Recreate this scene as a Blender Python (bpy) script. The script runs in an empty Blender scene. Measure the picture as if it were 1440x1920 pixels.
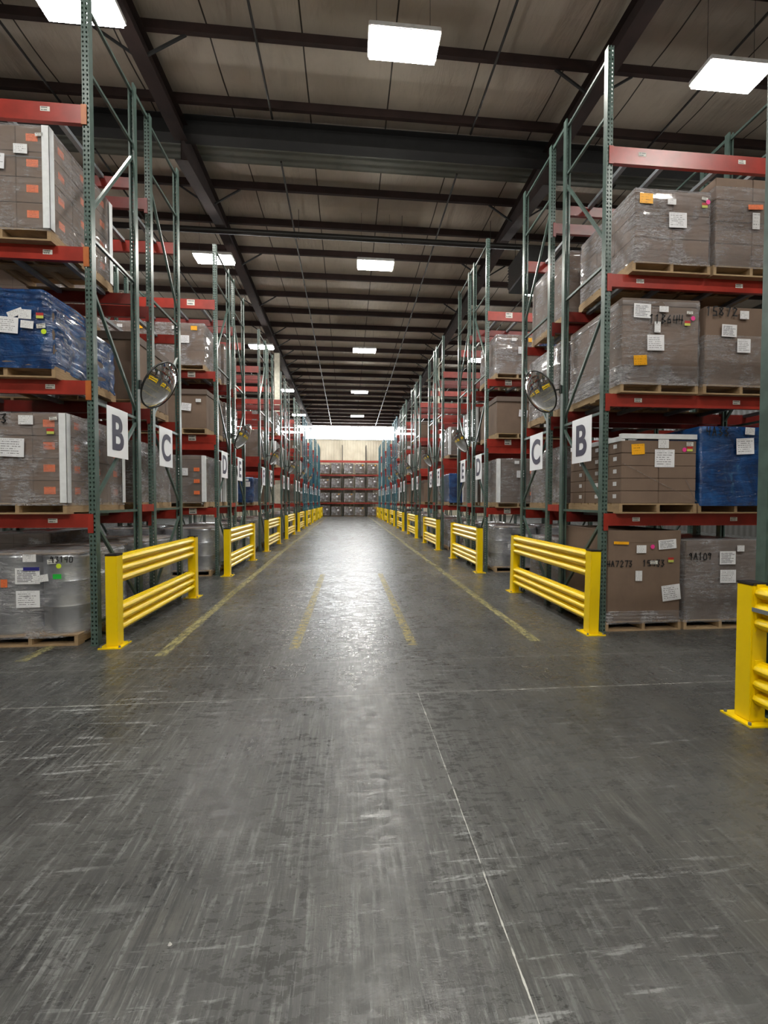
import bpy, bmesh, math, random
from mathutils import Vector, Matrix, Euler
random.seed(11)
scene = bpy.context.scene
COL = scene.collection

# ------------------------------------------------------------------ camera, world, exposure
F_PX, YAW, PITCH, ROLL, CAM_H = 787.3, .08596, .02608, .0015, 1.65
cd = bpy.data.cameras.new('camera'); cam = bpy.data.objects.new('camera', cd); COL.objects.link(cam)
cd.sensor_fit = 'HORIZONTAL'; cd.sensor_width = 36; cd.lens = F_PX / 1440 * 36
cd.clip_start = .05; cd.clip_end = 300
fw = Vector((math.sin(YAW) * math.cos(PITCH), math.cos(YAW) * math.cos(PITCH), -math.sin(PITCH)))
rt = Vector((math.cos(YAW), -math.sin(YAW), 0)); up = rt.cross(fw)
r2 = math.cos(ROLL) * rt + math.sin(ROLL) * up; u2 = -math.sin(ROLL) * rt + math.cos(ROLL) * up
m = Matrix((r2, u2, -fw)).transposed().to_4x4(); m.translation = (0, 0, CAM_H)
cam.matrix_world = m
scene.camera = cam
w = bpy.data.worlds.new('world'); scene.world = w; w.use_nodes = True
w.node_tree.nodes['Background'].inputs[0].default_value = (.75, .8, .9, 1)
w.node_tree.nodes['Background'].inputs[1].default_value = .02
scene.view_settings.view_transform = 'Standard'; scene.view_settings.look = 'None'
scene.view_settings.exposure = 0.22; scene.view_settings.gamma = 1.0
scene.view_settings.use_curve_mapping = False
LIGHT_STRENGTH = 120.0
WINDOW_STRENGTH = 20.0
# the warehouse lamps and some added fill lamps: centre x, y (diffuser 1.2 x 0.62 m at z 9.25)
LAMPS = [(x, y) for y in (-5.6, .6) for x in (-4.2, .87, 6.9)] + \
        [(-4.12, 7.02), (.93, 7.15), (6.82, 7.15), (-4.17, 13.8), (.89, 13.7), (7.0, 14.9), (-4.24, 21.35), (.84, 21.4), (7.1, 22.3),
         (-4.28, 29.5), (.82, 29.5), (7.2, 29.7), (-4.3, 37.8), (.85, 37.8), (7.2, 37.8)] + \
        [(x, y) for x in (-10.2, 12.8) for y in (14.3, 21.8, 29.6, 37.8)] + [(-4.3, 43.6), (.85, 43.6), (7.2, 43.6)]  # outer columns and last row are lamps added for extra light
LAMP_Z = 9.25

# ------------------------------------------------------------------ helpers
def link(o, parent=None):
    COL.objects.link(o)
    if parent is not None: o.parent = parent
    return o
def tag(o, label=None, cat=None, group=None, kind=None):
    if label: o['label'] = label
    if cat: o['category'] = cat
    if group: o['group'] = group
    if kind: o['kind'] = kind
    return o
def empty(name, loc=(0, 0, 0), rz=0, parent=None):
    o = bpy.data.objects.new(name, None); o.location = loc; o.rotation_euler = (0, 0, rz)
    o.empty_display_size = .1
    return link(o, parent)
class MB:
    def __init__(s): s.v = []; s.f = []; s.mi = []; s.uv = {}; s.sm = False
    def quad(s, pts, mi=0, uv=None):
        n = len(s.v); s.v += [tuple(p) for p in pts]; s.f.append(tuple(range(n, n + len(pts)))); s.mi.append(mi)
        if uv: s.uv[len(s.f) - 1] = uv
    def box(s, x0, x1, y0, y1, z0, z1, mi=0, M=None):
        n = len(s.v)
        P = [(x, y, z) for z in (z0, z1) for x, y in ((x0, y0), (x1, y0), (x1, y1), (x0, y1))]
        if M is not None: P = [tuple(M @ Vector(p)) for p in P]
        s.v += P
        for q in ((3, 2, 1, 0), (4, 5, 6, 7), (0, 1, 5, 4), (1, 2, 6, 5), (2, 3, 7, 6), (3, 0, 4, 7)):
            s.f.append(tuple(n + i for i in q)); s.mi.append(mi)
        return s
    def bar(s, a, b, wx, wy, mi=0):
        a, b = Vector(a), Vector(b); d = b - a; L = d.length
        R = d.to_track_quat('Z', 'Y').to_matrix().to_4x4(); R.translation = a
        s.box(-wx / 2, wx / 2, -wy / 2, wy / 2, 0, L, mi, R); return s
    def tube(s, a, b, r, n=10, mi=0, r2=None, cap=True):
        a, b = Vector(a), Vector(b); d = b - a; L = d.length; r2 = r if r2 is None else r2
        R = d.to_track_quat('Z', 'Y').to_matrix().to_4x4(); R.translation = a
        k = len(s.v)
        for zz, rr in ((0, r), (L, r2)):
            for i in range(n):
                t = 2 * math.pi * i / n; s.v.append(tuple(R @ Vector((rr * math.cos(t), rr * math.sin(t), zz))))
        for i in range(n):
            j = (i + 1) % n; s.f.append((k + i, k + j, k + n + j, k + n + i)); s.mi.append(mi)
        if cap:
            s.f.append(tuple(k + i for i in reversed(range(n)))); s.mi.append(mi)
            s.f.append(tuple(k + n + i for i in range(n))); s.mi.append(mi)
        return s
    def extrude(s, prof, a, b, axis='y', mi=0, close=False):
        """prof: list of 2D points (p,q); extruded along axis from a to b"""
        k = len(s.v); n = len(prof)
        for t in (a, b):
            for p, q in prof: s.v.append((p, t, q) if axis == 'y' else (t, p, q))
        for i in range(n if close else n - 1):
            j = (i + 1) % n; s.f.append((k + i, k + j, k + n + j, k + n + i)); s.mi.append(mi)
        return s
    def mesh(s, name, mats, smooth=False, bevel=0):
        me = bpy.data.meshes.new(name); me.from_pydata(s.v, [], s.f)
        for m_ in (mats if isinstance(mats, (list, tuple)) else [mats]): me.materials.append(m_)
        me.polygons.foreach_set('material_index', s.mi)
        uvl = me.uv_layers.new(name='UVMap')
        for p in me.polygons:
            u = s.uv.get(p.index)
            if u:
                for li, c in zip(p.loop_indices, u): uvl.data[li].uv = c
        bm = bmesh.new(); bm.from_mesh(me); bmesh.ops.recalc_face_normals(bm, faces=bm.faces)
        if bevel: bmesh.ops.bevel(bm, geom=bm.edges[:], offset=bevel, segments=2, affect='EDGES', clamp_overlap=True)
        bm.to_mesh(me); bm.free()
        if smooth:
            me.polygons.foreach_set('use_smooth', [True] * len(me.polygons))
            me.set_sharp_from_angle(angle=math.radians(40))
        me.update(); return me
    def build(s, name, mats, parent=None, loc=(0, 0, 0), smooth=False, bevel=0):
        o = bpy.data.objects.new(name, s.mesh(name, mats, smooth, bevel)); o.location = loc
        return link(o, parent)
def inst(name, me, parent=None, loc=(0, 0, 0), rz=0, kind=None):
    o = bpy.data.objects.new(name, me); o.location = loc; o.rotation_euler = (0, 0, rz)
    return link(o, parent)
def kids(o): return [c for c in KID.get(o, [])]
KID = {}
def copy_tree(o, parent=None):
    c = o.copy(); COL.objects.link(c); c.parent = parent
    for ch in list(o.children): copy_tree(ch, c)
    return c

# ------------------------------------------------------------------ materials
class NT:
    def __init__(s, name):
        s.m = bpy.data.materials.new(name); s.m.use_nodes = True; s.t = s.m.node_tree; s.t.nodes.clear()
        s.out = s.t.nodes.new('ShaderNodeOutputMaterial')
    def n(s, typ, **kw):
        nd = s.t.nodes.new('ShaderNode' + typ)
        for k, v in kw.items():
            if k.startswith('i_'):
                nd.inputs[k[2:].replace('_', ' ')].default_value = v
            else: setattr(nd, k, v)
        return nd
    def L(s, a, b): s.t.links.new(a, b)
    def math(s, op, a, b=None, c=None, clamp=False):
        nd = s.t.nodes.new('ShaderNodeMath'); nd.operation = op; nd.use_clamp = clamp
        for i, v in enumerate((a, b, c)):
            if v is None: continue
            if isinstance(v, (int, float)): nd.inputs[i].default_value = v
            else: s.L(v, nd.inputs[i])
        return nd.outputs[0]
    def mix(s, fac, a, b):
        nd = s.t.nodes.new('ShaderNodeMix'); nd.data_type = 'RGBA'
        for i, v in ((0, fac), (6, a), (7, b)):
            if isinstance(v, (int, float)): nd.inputs[i].default_value = v
            elif isinstance(v, tuple): nd.inputs[i].default_value = v if len(v) == 4 else v + (1,)
            else: s.L(v, nd.inputs[i])
        return nd.outputs[2]
    def mapping(s, src, scale=(1, 1, 1), loc=(0, 0, 0), rot=(0, 0, 0)):
        mp = s.n('Mapping'); mp.inputs['Scale'].default_value = scale; mp.inputs['Location'].default_value = loc
        mp.inputs['Rotation'].default_value = rot; s.L(src, mp.inputs[0]); return mp.outputs[0]
    def noise(s, vec, scale, detail=3, rough=.55, dist=0):
        nd = s.n('TexNoise'); nd.inputs['Scale'].default_value = scale; nd.inputs['Detail'].default_value = detail
        nd.inputs['Roughness'].default_value = rough; nd.inputs['Distortion'].default_value = dist
        if vec is not None: s.L(vec, nd.inputs['Vector'])
        return nd.outputs[0]
    def ramp(s, f, a, b):
        """smooth 0..1 between a and b"""
        nd = s.n('MapRange', interpolation_type='SMOOTHSTEP'); s.L(f, nd.inputs[0])
        nd.inputs[1].default_value = a; nd.inputs[2].default_value = b; return nd.outputs[0]
    def bump(s, h, strength=.3, dist=.01, normal=None):
        nd = s.n('Bump'); nd.inputs['Strength'].default_value = strength; nd.inputs['Distance'].default_value = dist
        s.L(h, nd.inputs['Height'])
        if normal is not None: s.L(normal, nd.inputs['Normal'])
        return nd.outputs[0]
    def bsdf(s, **kw):
        nd = s.n('BsdfPrincipled')
        for k, v in kw.items():
            k = k.replace('_', ' ')
            if isinstance(v, (int, float)): nd.inputs[k].default_value = v
            elif isinstance(v, tuple): nd.inputs[k].default_value = v if len(v) == 4 else v + (1,)
            else: s.L(v, nd.inputs[k])
        return nd.outputs[0]
    def done(s, sh): s.L(sh, s.out.inputs[0]); return s.m
def coords(t, which='Object'): return t.n('TexCoord').outputs[which]

def simple(name, col, rough=.5, metal=0, var=.12, scale=6, bumps=0, coat=0):
    t = NT(name); co = coords(t); nz = t.noise(co, scale, 4)
    c2 = tuple(min(1, c * (1 - var * 2)) for c in col)
    kw = dict(Base_Color=t.mix(t.ramp(nz, .3, .7), c2, col), Roughness=rough, Metallic=metal)
    if coat: kw['Coat_Weight'] = coat; kw['Coat_Roughness'] = .12
    if bumps: kw['Normal'] = t.bump(t.noise(co, scale * 8, 3), bumps, .005)
    return t.done(t.bsdf(**kw))

def mat_post(name, col):
    t = NT(name); co = coords(t); sp = t.n('SeparateXYZ'); t.L(co, sp.inputs[0])
    ax = t.math('SUBTRACT', t.math('ABSOLUTE', sp.outputs[0]), .020)
    zz = t.math('SUBTRACT', t.math('MODULO', sp.outputs[2], .0508), .0254)
    d = t.math('ADD', t.math('POWER', t.math('DIVIDE', ax, .0095), 2), t.math('POWER', t.math('DIVIDE', zz, .0135), 2))
    hole = t.math('LESS_THAN', d, 1.0)
    nz = t.noise(co, 8, 4)
    b = t.bsdf(Base_Color=t.mix(t.ramp(nz, .35, .75), col, tuple(c * .7 for c in col)), Roughness=.32, Metallic=.0)
    mx = t.n('MixShader'); t.L(hole, mx.inputs[0]); t.L(b, mx.inputs[1]); t.L(t.n('BsdfTransparent').outputs[0], mx.inputs[2])
    return t.done(mx.outputs[0])

def mat_floor():
    t = NT('concrete_floor'); co = coords(t); sp = t.n('SeparateXYZ'); t.L(co, sp.inputs[0])
    X, Y = sp.outputs[0], sp.outputs[1]
    big = t.noise(co, .45, 5, .6)
    mid = t.noise(co, 2.2, 5, .65)
    fine = t.noise(co, 38, 4, .6)
    # forklift traffic has brushed the middle and left of the floor more than the right
    worn = t.math('ADD', .42, t.math('MULTIPLY', t.ramp(t.math('ADD', sp.outputs[0], t.math('MULTIPLY', big, 1.6)), 2.4, .6), .58))
    # brushed streaks along the aisle and tyre scuffs across it
    sy = t.noise(t.mapping(co, (34, 2.6, 1)), 1.3, 6, .72, .25)
    sy2 = t.noise(t.mapping(co, (11, .7, 1), (4, 8, 0), (0, 0, .06)), 1.3, 5, .7, .3)
    sx = t.noise(t.mapping(co, (3.2, 17, 1)), 1.6, 6, .72, .4)
    pit = t.noise(t.mapping(co, (30, 13, 1)), 1.5, 4, .7, .2)
    blot = t.noise(t.mapping(co, (1, 1, 1), (7, 3, 0)), 1.1, 3, .5)
    patchy = t.noise(t.mapping(co, (1, 1, 1), (11, 5, 0)), .8, 2, .5)
    col = t.mix(t.ramp(big, .30, .70), (.060, .061, .059), (.100, .101, .096))
    col = t.mix(t.math('MULTIPLY', t.ramp(mid, .5, .72), .4), col, (.125, .120, .104))
    col = t.mix(t.math('MULTIPLY', t.math('MULTIPLY', worn, t.ramp(sy, .42, .6)), t.math('ADD', .38, t.math('MULTIPLY', t.ramp(blot, .35, .65), .55))), col, (.026, .027, .028))
    col = t.mix(t.math('MULTIPLY', t.ramp(sy2, .40, .75), .4), col, (.033, .034, .034))
    col = t.mix(t.math('MULTIPLY', t.math('MULTIPLY', t.ramp(sx, .46, .7), t.ramp(mid, .35, .65)), .3), col, (.03, .031, .031))
    col = t.mix(t.math('MULTIPLY', t.math('MULTIPLY', t.ramp(pit, .56, .7), t.ramp(patchy, .50, .62)), .5), col, (.022, .023, .024))
    lite = t.noise(t.mapping(co, (24, 1.6, 1), (3, 9, 0)), 1.6, 5, .72, .2)
    col = t.mix(t.math('MULTIPLY', t.math('MULTIPLY', t.ramp(lite, .50, .64), t.ramp(fine, .3, .55)), t.math('MULTIPLY', worn, .6)), col, (.225, .232, .228))
    lite2 = t.noise(t.mapping(co, (1.3, 15, 1), (1, 4, 0)), 1.4, 5, .72, .3)
    scuff = t.math('MULTIPLY', t.math('MULTIPLY', t.ramp(lite2, .57, .64), t.ramp(pit, .35, .55)), t.ramp(patchy, .47, .6))
    col = t.mix(t.math('MULTIPLY', scuff, t.math('MULTIPLY', worn, .7)), col, (.36, .37, .37))
    # saw-cut joints
    def joint(v, at, w): return t.math('LESS_THAN', t.math('ABSOLUTE', t.math('SUBTRACT', v, at)), w)
    wob = t.math('MULTIPLY', t.math('SUBTRACT', t.noise(co, 1.3, 2), .5), .02)
    Xw = t.math('ADD', X, wob); Yw = t.math('ADD', Y, t.math('MULTIPLY', wob, .6))
    chip = t.ramp(t.noise(co, 9, 4, .7), .32, .5)
    jw = t.math('ADD', .0022, t.math('MULTIPLY', t.ramp(t.noise(co, 7, 3), .5, .75), .006))
    j1 = t.math('LESS_THAN', t.math('ABSOLUTE', t.math('SUBTRACT', Xw, .6)), jw)
    near = t.math('LESS_THAN', Y, 3.53)
    col = t.mix(t.math('MULTIPLY', j1, chip), col, t.mix(near, (.06, .06, .055), (.52, .52, .49)))
    j2 = t.math('LESS_THAN', t.math('ABSOLUTE', t.math('SUBTRACT', Yw, 3.53)), t.math('MULTIPLY', jw, 1.3))
    col = t.mix(t.math('MULTIPLY', j2, t.math('MULTIPLY', chip, .8)), col, (.46, .46, .43))
    j3 = joint(Yw, 4.28, .005); col = t.mix(t.math('MULTIPLY', j3, .35), col, (.4, .4, .37))
    for yy in (9.6, 15.7, 21.8, 27.9, 34): col = t.mix(t.math('MULTIPLY', joint(Y, yy, .012), .6), col, (.05, .05, .05))
    for xx in (-5.5, 6.7): col = t.mix(t.math('MULTIPLY', joint(X, xx, .006), .6), col, (.05, .05, .05))
    # reflectance breakup
    m1 = t.ramp(t.noise(t.mapping(co, (5, 15, 1), (2, 2, 0)), 1.5, 5, .72, .3), .44, .56)
    m2 = t.ramp(t.noise(t.mapping(co, (22, 5, 1), (5, 1, 0)), 1.5, 5, .72, .3), .42, .56)
    mos = t.math('MAXIMUM', t.math('MULTIPLY', m1, m2), t.math('MULTIPLY', m1, .35))
    r = t.math('ADD', .225, t.math('MULTIPLY', mos, .22))
    r = t.math('ADD', r, t.math('MULTIPLY', t.ramp(mid, .35, .7), .08))
    h = t.math('ADD', t.math('MULTIPLY', sx, .5), t.math('MULTIPLY', fine, .3))
    h = t.math('ADD', h, t.math('MULTIPLY', sy, .4)); h = t.math('ADD', h, t.math('MULTIPLY', mos, .3))
    nrm = t.bump(h, .32, .004)
    return t.done(t.bsdf(Base_Color=col, Roughness=r, Normal=nrm, Specular_IOR_Level=.5))

def mat_ceiling():
    t = NT('ceiling_insulation'); co = coords(t); sp = t.n('SeparateXYZ'); t.L(co, sp.inputs[0])
    X = sp.outputs[0]
    sm = t.math('ABSOLUTE', t.math('SUBTRACT', t.math('MODULO', t.math('ADD', X, 60.0 - .55 + .915), 1.83), .915))
    seam = t.math('LESS_THAN', sm, .016)
    wr = t.noise(t.mapping(co, (3.2, .8, 1)), 1.5, 4, .6, .4)
    st = t.noise(co, .6, 5, .6)
    col = t.mix(t.ramp(st, .3, .7), (.43, .375, .31), (.55, .485, .405))
    col = t.mix(t.math('MULTIPLY', t.ramp(wr, .52, .75), .4), col, (.34, .29, .235))
    col = t.mix(seam, col, (.035, .028, .022))
    nrm = t.bump(wr, .6, .05)
    return t.done(t.bsdf(Base_Color=col, Roughness=.55, Normal=nrm))

def mat_corrugated(name, c1, c2, period, axis=0, depth=.02):
    t = NT(name); co = coords(t); sp = t.n('SeparateXYZ'); t.L(co, sp.inputs[0])
    wv = t.math('SINE', t.math('MULTIPLY', sp.outputs[axis], 2 * math.pi / period))
    nz = t.noise(co, .8, 4, .6); dr = t.noise(t.mapping(co, (1.5, 1.5, .15)), 2, 4, .6)
    col = t.mix(t.ramp(nz, .3, .7), c1, c2); col = t.mix(t.math('MULTIPLY', t.ramp(dr, .5, .75), .35), col, tuple(c * .55 for c in c1))
    return t.done(t.bsdf(Base_Color=col, Roughness=.5, Normal=t.bump(wv, .7, depth)))

def mat_cardboard(name, col, seams=False, pz=.21, px=.51):
    t = NT(name); co = coords(t); nz = t.noise(co, 3, 4, .6)
    fl = t.noise(t.mapping(co, (40, 40, 2)), 1.5, 2)
    inf = t.n('ObjectInfo').outputs['Random']
    c = t.mix(t.ramp(nz, .3, .75), col, tuple(v * .8 for v in col))
    c = t.mix(t.math('MULTIPLY', inf, .35), c, tuple(v * .72 for v in col))
    kw = {}
    if seams:
        sp = t.n('SeparateXYZ'); t.L(co, sp.inputs[0])
        def line(v, p, w, off=0): return t.math('LESS_THAN', t.math('ABSOLUTE', t.math('SUBTRACT', t.math('MODULO', t.math('ADD', v, 20 * p + p / 2 + off), p), p / 2)), w)
        g = t.math('MAXIMUM', line(sp.outputs[2], pz, .0035), t.math('MAXIMUM', line(sp.outputs[0], px, .003), line(sp.outputs[1], px * .8, .003)))
        c = t.mix(t.math('MULTIPLY', g, .8), c, tuple(v * .25 for v in col))
    c = t.mix(t.math('MULTIPLY', t.ramp(fl, .55, .7), .1), c, tuple(v * 1.25 for v in col))
    return t.done(t.bsdf(Base_Color=c, Roughness=.75))

def mat_film(name, tint, base, amount, rough=.16):
    """clear stretch film: wrinkled, mostly see-through, glossy"""
    t = NT(name); co = coords(t)
    def ridged(n): return t.math('SUBTRACT', 1.0, t.math('MULTIPLY', t.math('ABSOLUTE', t.math('SUBTRACT', n, .5)), 6.0), clamp=True)
    a = t.noise(t.mapping(co, (1.1, 1.1, 8), rot=(.12, .1, 0)), 2.6, 4, .6, .9)
    b = t.noise(t.mapping(co, (2.5, 2.5, 4.5)), 5.0, 4, .6, 1.6)
    ra = t.math('POWER', ridged(a), 3.0); rb = t.math('POWER', ridged(b), 3.0)
    h = t.math('ADD', t.math('MULTIPLY', a, 1.0), t.math('MULTIPLY', b, .6)); h = t.math('ADD', h, t.math('MULTIPLY', ra, .12))
    nrm = t.bump(h, 1.0, .09)
    g = t.bsdf(Base_Color=tint, Roughness=rough, Normal=nrm, Specular_IOR_Level=1.0, Coat_Weight=.8, Coat_Roughness=.06)
    lw = t.n('LayerWeight'); lw.inputs[0].default_value = .35
    sheen_cloud = t.ramp(t.noise(t.mapping(co, (1, 1, 2.2), (5, 2, 1)), 1.6, 4, .6, .8), .42, .68)
    patch = t.ramp(t.noise(t.mapping(co, (1, 1, 1), (1, 7, 3)), 2.0, 3, .6, .5), .40, .62)
    fac = t.math('ADD', base, t.math('MULTIPLY', sheen_cloud, amount * .35))  # milky clouds and ridge streaks paint whitish highlights into the film
    fac = t.math('ADD', fac, t.math('MULTIPLY', t.math('MULTIPLY', t.math('ADD', ra, t.math('MULTIPLY', rb, .7)), patch), amount))
    fac = t.math('ADD', fac, t.math('MULTIPLY', lw.outputs[1], .42), clamp=True)
    mx = t.n('MixShader'); t.L(fac, mx.inputs[0]); t.L(t.n('BsdfTransparent').outputs[0], mx.inputs[1]); t.L(g, mx.inputs[2])
    return t.done(mx.outputs[0])

def mat_blue_wrap():
    t = NT('blue_stretch_film'); co = coords(t)
    a = t.noise(t.mapping(co, (1.3, 1.3, 6)), 2.6, 5, .6, 1.2); b = t.noise(co, 9, 4, .6, 1.5)
    v = t.ramp(t.noise(co, 2.2, 4, .65, 1.0), .3, .72)
    fs = t.noise(t.mapping(co, (1, 1, .6), (3, 1, 2)), 4.5, 3, .6, .8)
    col = t.mix(v, (.004, .022, .085), (.012, .085, .28))
    col = t.mix(t.math('MULTIPLY', t.ramp(fs, .62, .75), .28), col, (.1, .3, .5))
    h = t.math('ADD', t.math('MULTIPLY', a, .8), t.math('MULTIPLY', b, .3))
    return t.done(t.bsdf(Base_Color=col, Roughness=.2, Normal=t.bump(h, .9, .03), Specular_IOR_Level=.8, Coat_Weight=.4, Coat_Roughness=.08))

def mat_paper(name, base, ink, rows=7, dens=.5, heavy=False):
    t = NT(name); uv = coords(t, 'UV'); sp = t.n('SeparateXYZ'); t.L(uv, sp.inputs[0])
    u, v = sp.outputs[0], sp.outputs[1]
    inf = t.n('ObjectInfo').outputs['Random']
    vr = t.math('MULTIPLY', v, rows); fr = t.math('FRACT', vr); row = t.math('FLOOR', vr)
    cb = t.n('CombineXYZ'); t.L(t.math('MULTIPLY', u, 22), cb.inputs[0]); t.L(t.math('ADD', t.math('MULTIPLY', row, 7.3), t.math('MULTIPLY', inf, 40)), cb.inputs[1])
    chars = t.math('GREATER_THAN', t.noise(cb.outputs[0], 1.0, 1), 1 - dens)
    cb2 = t.n('CombineXYZ'); t.L(t.math('ADD', t.math('MULTIPLY', row, 3.1), t.math('MULTIPLY', inf, 17)), cb2.inputs[0])
    ln = t.math('ADD', .35, t.math('MULTIPLY', t.noise(cb2.outputs[0], 1.0, 0), .9))
    inrow = t.math('MULTIPLY', t.math('GREATER_THAN', fr, .3), t.math('LESS_THAN', fr, .3 + (.5 if heavy else .34)))
    ins = t.math('MULTIPLY', t.math('GREATER_THAN', u, .08), t.math('LESS_THAN', u, t.math('MINIMUM', ln, .93)))
    ins = t.math('MULTIPLY', ins, t.math('MULTIPLY', t.math('GREATER_THAN', v, .07), t.math('LESS_THAN', v, .93)))
    k = t.math('MULTIPLY', t.math('MULTIPLY', chars, inrow), ins)
    return t.done(t.bsdf(Base_Color=t.mix(t.math('MULTIPLY', k, .85), base, ink), Roughness=.5))

def mat_wood():
    t = NT('pallet_wood'); co = coords(t)
    g = t.noise(t.mapping(co, (3, 3, 30)), 2, 4, .6); n2 = t.noise(co, 4, 3)
    inf = t.n('ObjectInfo').outputs['Random']
    c = t.mix(t.ramp(g, .3, .7), (.42, .29, .16), (.28, .18, .095)); c = t.mix(t.ramp(n2, .5, .8), c, (.2, .13, .075))
    c = t.mix(t.math('MULTIPLY', inf, .5), c, (.46, .34, .2))
    return t.done(t.bsdf(Base_Color=c, Roughness=.8))

def mat_worn_paint():
    t = NT('worn_yellow_line'); co = coords(t)
    n1 = t.noise(t.mapping(co, (6, 1.2, 1)), 3, 5, .7); n2 = t.noise(co, 14, 4, .7)
    f = t.math('MULTIPLY', t.ramp(n1, .3, .55), t.ramp(n2, .3, .55))
    b = t.bsdf(Base_Color=t.mix(t.ramp(n2, .4, .8), (.34, .31, .15), (.48, .43, .2)), Roughness=.5)
    mx = t.n('MixShader'); t.L(t.math('MULTIPLY', f, .8), mx.inputs[0]); t.L(t.n('BsdfTransparent').outputs[0], mx.inputs[1]); t.L(b, mx.inputs[2])
    return t.done(mx.outputs[0])
def mat_very_worn_paint():
    t = NT('scuffed_yellow_line'); co = coords(t)
    n1 = t.noise(t.mapping(co, (3, 9, 1)), 3, 5, .7); n2 = t.noise(co, 20, 4, .7)
    f = t.math('MULTIPLY', t.ramp(n1, .42, .54), t.ramp(n2, .38, .5))
    b = t.bsdf(Base_Color=(.46, .38, .14), Roughness=.5)
    mx = t.n('MixShader'); t.L(t.math('MULTIPLY', f, .75), mx.inputs[0]); t.L(t.n('BsdfTransparent').outputs[0], mx.inputs[1]); t.L(b, mx.inputs[2])
    return t.done(mx.outputs[0])
def mat_emit(name, col, s):
    t = NT(name); e = t.n('Emission'); e.inputs[0].default_value = col + (1,); e.inputs[1].default_value = s; return t.done(e.outputs[0])

GREEN = (.085, .135, .118); BLUE = (.045, .19, .25)
M = dict(
    floor=mat_floor(), ceil=mat_ceiling(),
    ridge=mat_corrugated('ridge_sheet_metal', (.12, .13, .11), (.17, .175, .15), .22, 1, .03),
    sidewall=mat_corrugated('shade_dark_side_wall_sheet', (.035, .034, .03), (.05, .048, .043), .3, 1, .01),  # shade of the rack gaps put into the side walls' dark colour
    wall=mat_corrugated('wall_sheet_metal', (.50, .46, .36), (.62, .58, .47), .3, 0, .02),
    steel=simple('dark_primer_steel', (.030, .014, .012), .85, 0, .2, 3),
    girder=simple('dark_grey_girder_paint', (.016, .016, .017), .8, 0, .15, 3),
    pipe=simple('black_pipe_paint', (.018, .016, .015), .45),
    cream=simple('cream_column_paint', (.62, .6, .5), .5),
    green_p=mat_post('green_perforated_steel', GREEN), green=simple('green_rack_paint', GREEN, .3, 0, .15, 7),
    blue_p=mat_post('blue_perforated_steel', BLUE), blue=simple('blue_rack_paint', BLUE, .35, 0, .1, 7),
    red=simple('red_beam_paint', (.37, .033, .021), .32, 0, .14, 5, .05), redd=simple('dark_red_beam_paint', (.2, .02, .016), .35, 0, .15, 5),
    orange=simple('orange_connector_paint', (.5, .14, .03), .4),
    yellow=simple('yellow_guard_paint', (.93, .66, .0), .32, 0, .01, 5, .02, .15), cap=simple('black_rubber_cap', (.02, .02, .022), .35),
    card=mat_cardboard('brown_cardboard', (.215, .148, .108)), card2=mat_cardboard('grey_brown_cardboard', (.17, .128, .105)),
    cards=mat_cardboard('stacked_brown_cardboard', (.215, .148, .108), True), cards2=mat_cardboard('stacked_taupe_cardboard', (.19, .145, .12), True, .26, .4),
    film=mat_film('clear_stretch_film', (.8, .8, .84), .03, .26, .2), film2=mat_film('tight_stretch_film', (.8, .8, .85), .05, .42, .15),
    bluewrap=mat_blue_wrap(), wood=mat_wood(),
    drum=simple('grey_drum_steel', (.58, .61, .66), .3, .8, .08, 4), drumband=simple('drum_ring', (.3, .31, .33), .3, .8),
    board=simple('white_corner_board', (.84, .87, .9), .5, 0, .06, 10),
    kraft=simple('kraft_top_sheet', (.36, .27, .19), .6, 0, .15, 4),
    paper=mat_paper('printed_paper', (.84, .85, .89), (.12, .12, .14), 8, .55),
    paper2=mat_paper('shipping_form', (.82, .83, .86), (.06, .06, .08), 10, .6, True),
    small=mat_paper('small_white_tag', (.8, .81, .83), (.15, .15, .17), 5, .45),
    bar=mat_paper('barcode_sticker', (.74, .74, .7), (.1, .1, .1), 2, .6, True),
    osk=mat_paper('orange_sticker_print', (.85, .2, .07), (.3, .06, .02), 5, .5), ysk=mat_paper('amber_sticker_print', (.95, .45, .01), (.35, .12, .0), 4, .45),
    pink=simple('pink_sticker', (.85, .05, .3), .5, 0, 0), lime=simple('lime_sticker', (.6, .8, .03), .5, 0, 0), grn=simple('green_sticker', (.02, .55, .06), .5, 0, .1),
    flagr=simple('red_flag_print', (.45, .03, .03), .5, 0, 0), flagy=simple('yellow_flag_print', (.55, .6, .12), .5, 0, 0),
    navyp=simple('navy_print', (.03, .03, .22), .5, 0, 0),
    ink=simple('marker_ink', (.02, .02, .022), .6, 0, 0), navy=simple('sign_letter_navy', (.018, .014, .05), .5, 0, 0), white=simple('white_sign_board', (.88, .9, .95), .45, 0, .02),
    mirror=simple('mirror_glass', (.82, .82, .82), .04, 1, 0), rim=simple('black_mirror_rim', (.015, .015, .015), .4),
    housing=simple('white_lamp_housing', (.7, .7, .7), .4), lamp=mat_emit('lamp_diffuser', (1, .97, .9), LIGHT_STRENGTH),
    win=mat_emit('daylit_panel', (.93, .97, 1), WINDOW_STRENGTH), mull=simple('window_frame_metal', (.5, .5, .48), .4),
    yl=mat_worn_paint(), yl2=mat_very_worn_paint(), heater=simple('dark_heater_enamel', (.03, .03, .03), .35), dark=simple('dark_end_rack_paint', (.03, .03, .028), .5),
    crumb=simple('white_crumb', (.7, .7, .68), .6), strap=simple('grey_strapping', (.2, .22, .24), .35),
)

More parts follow.
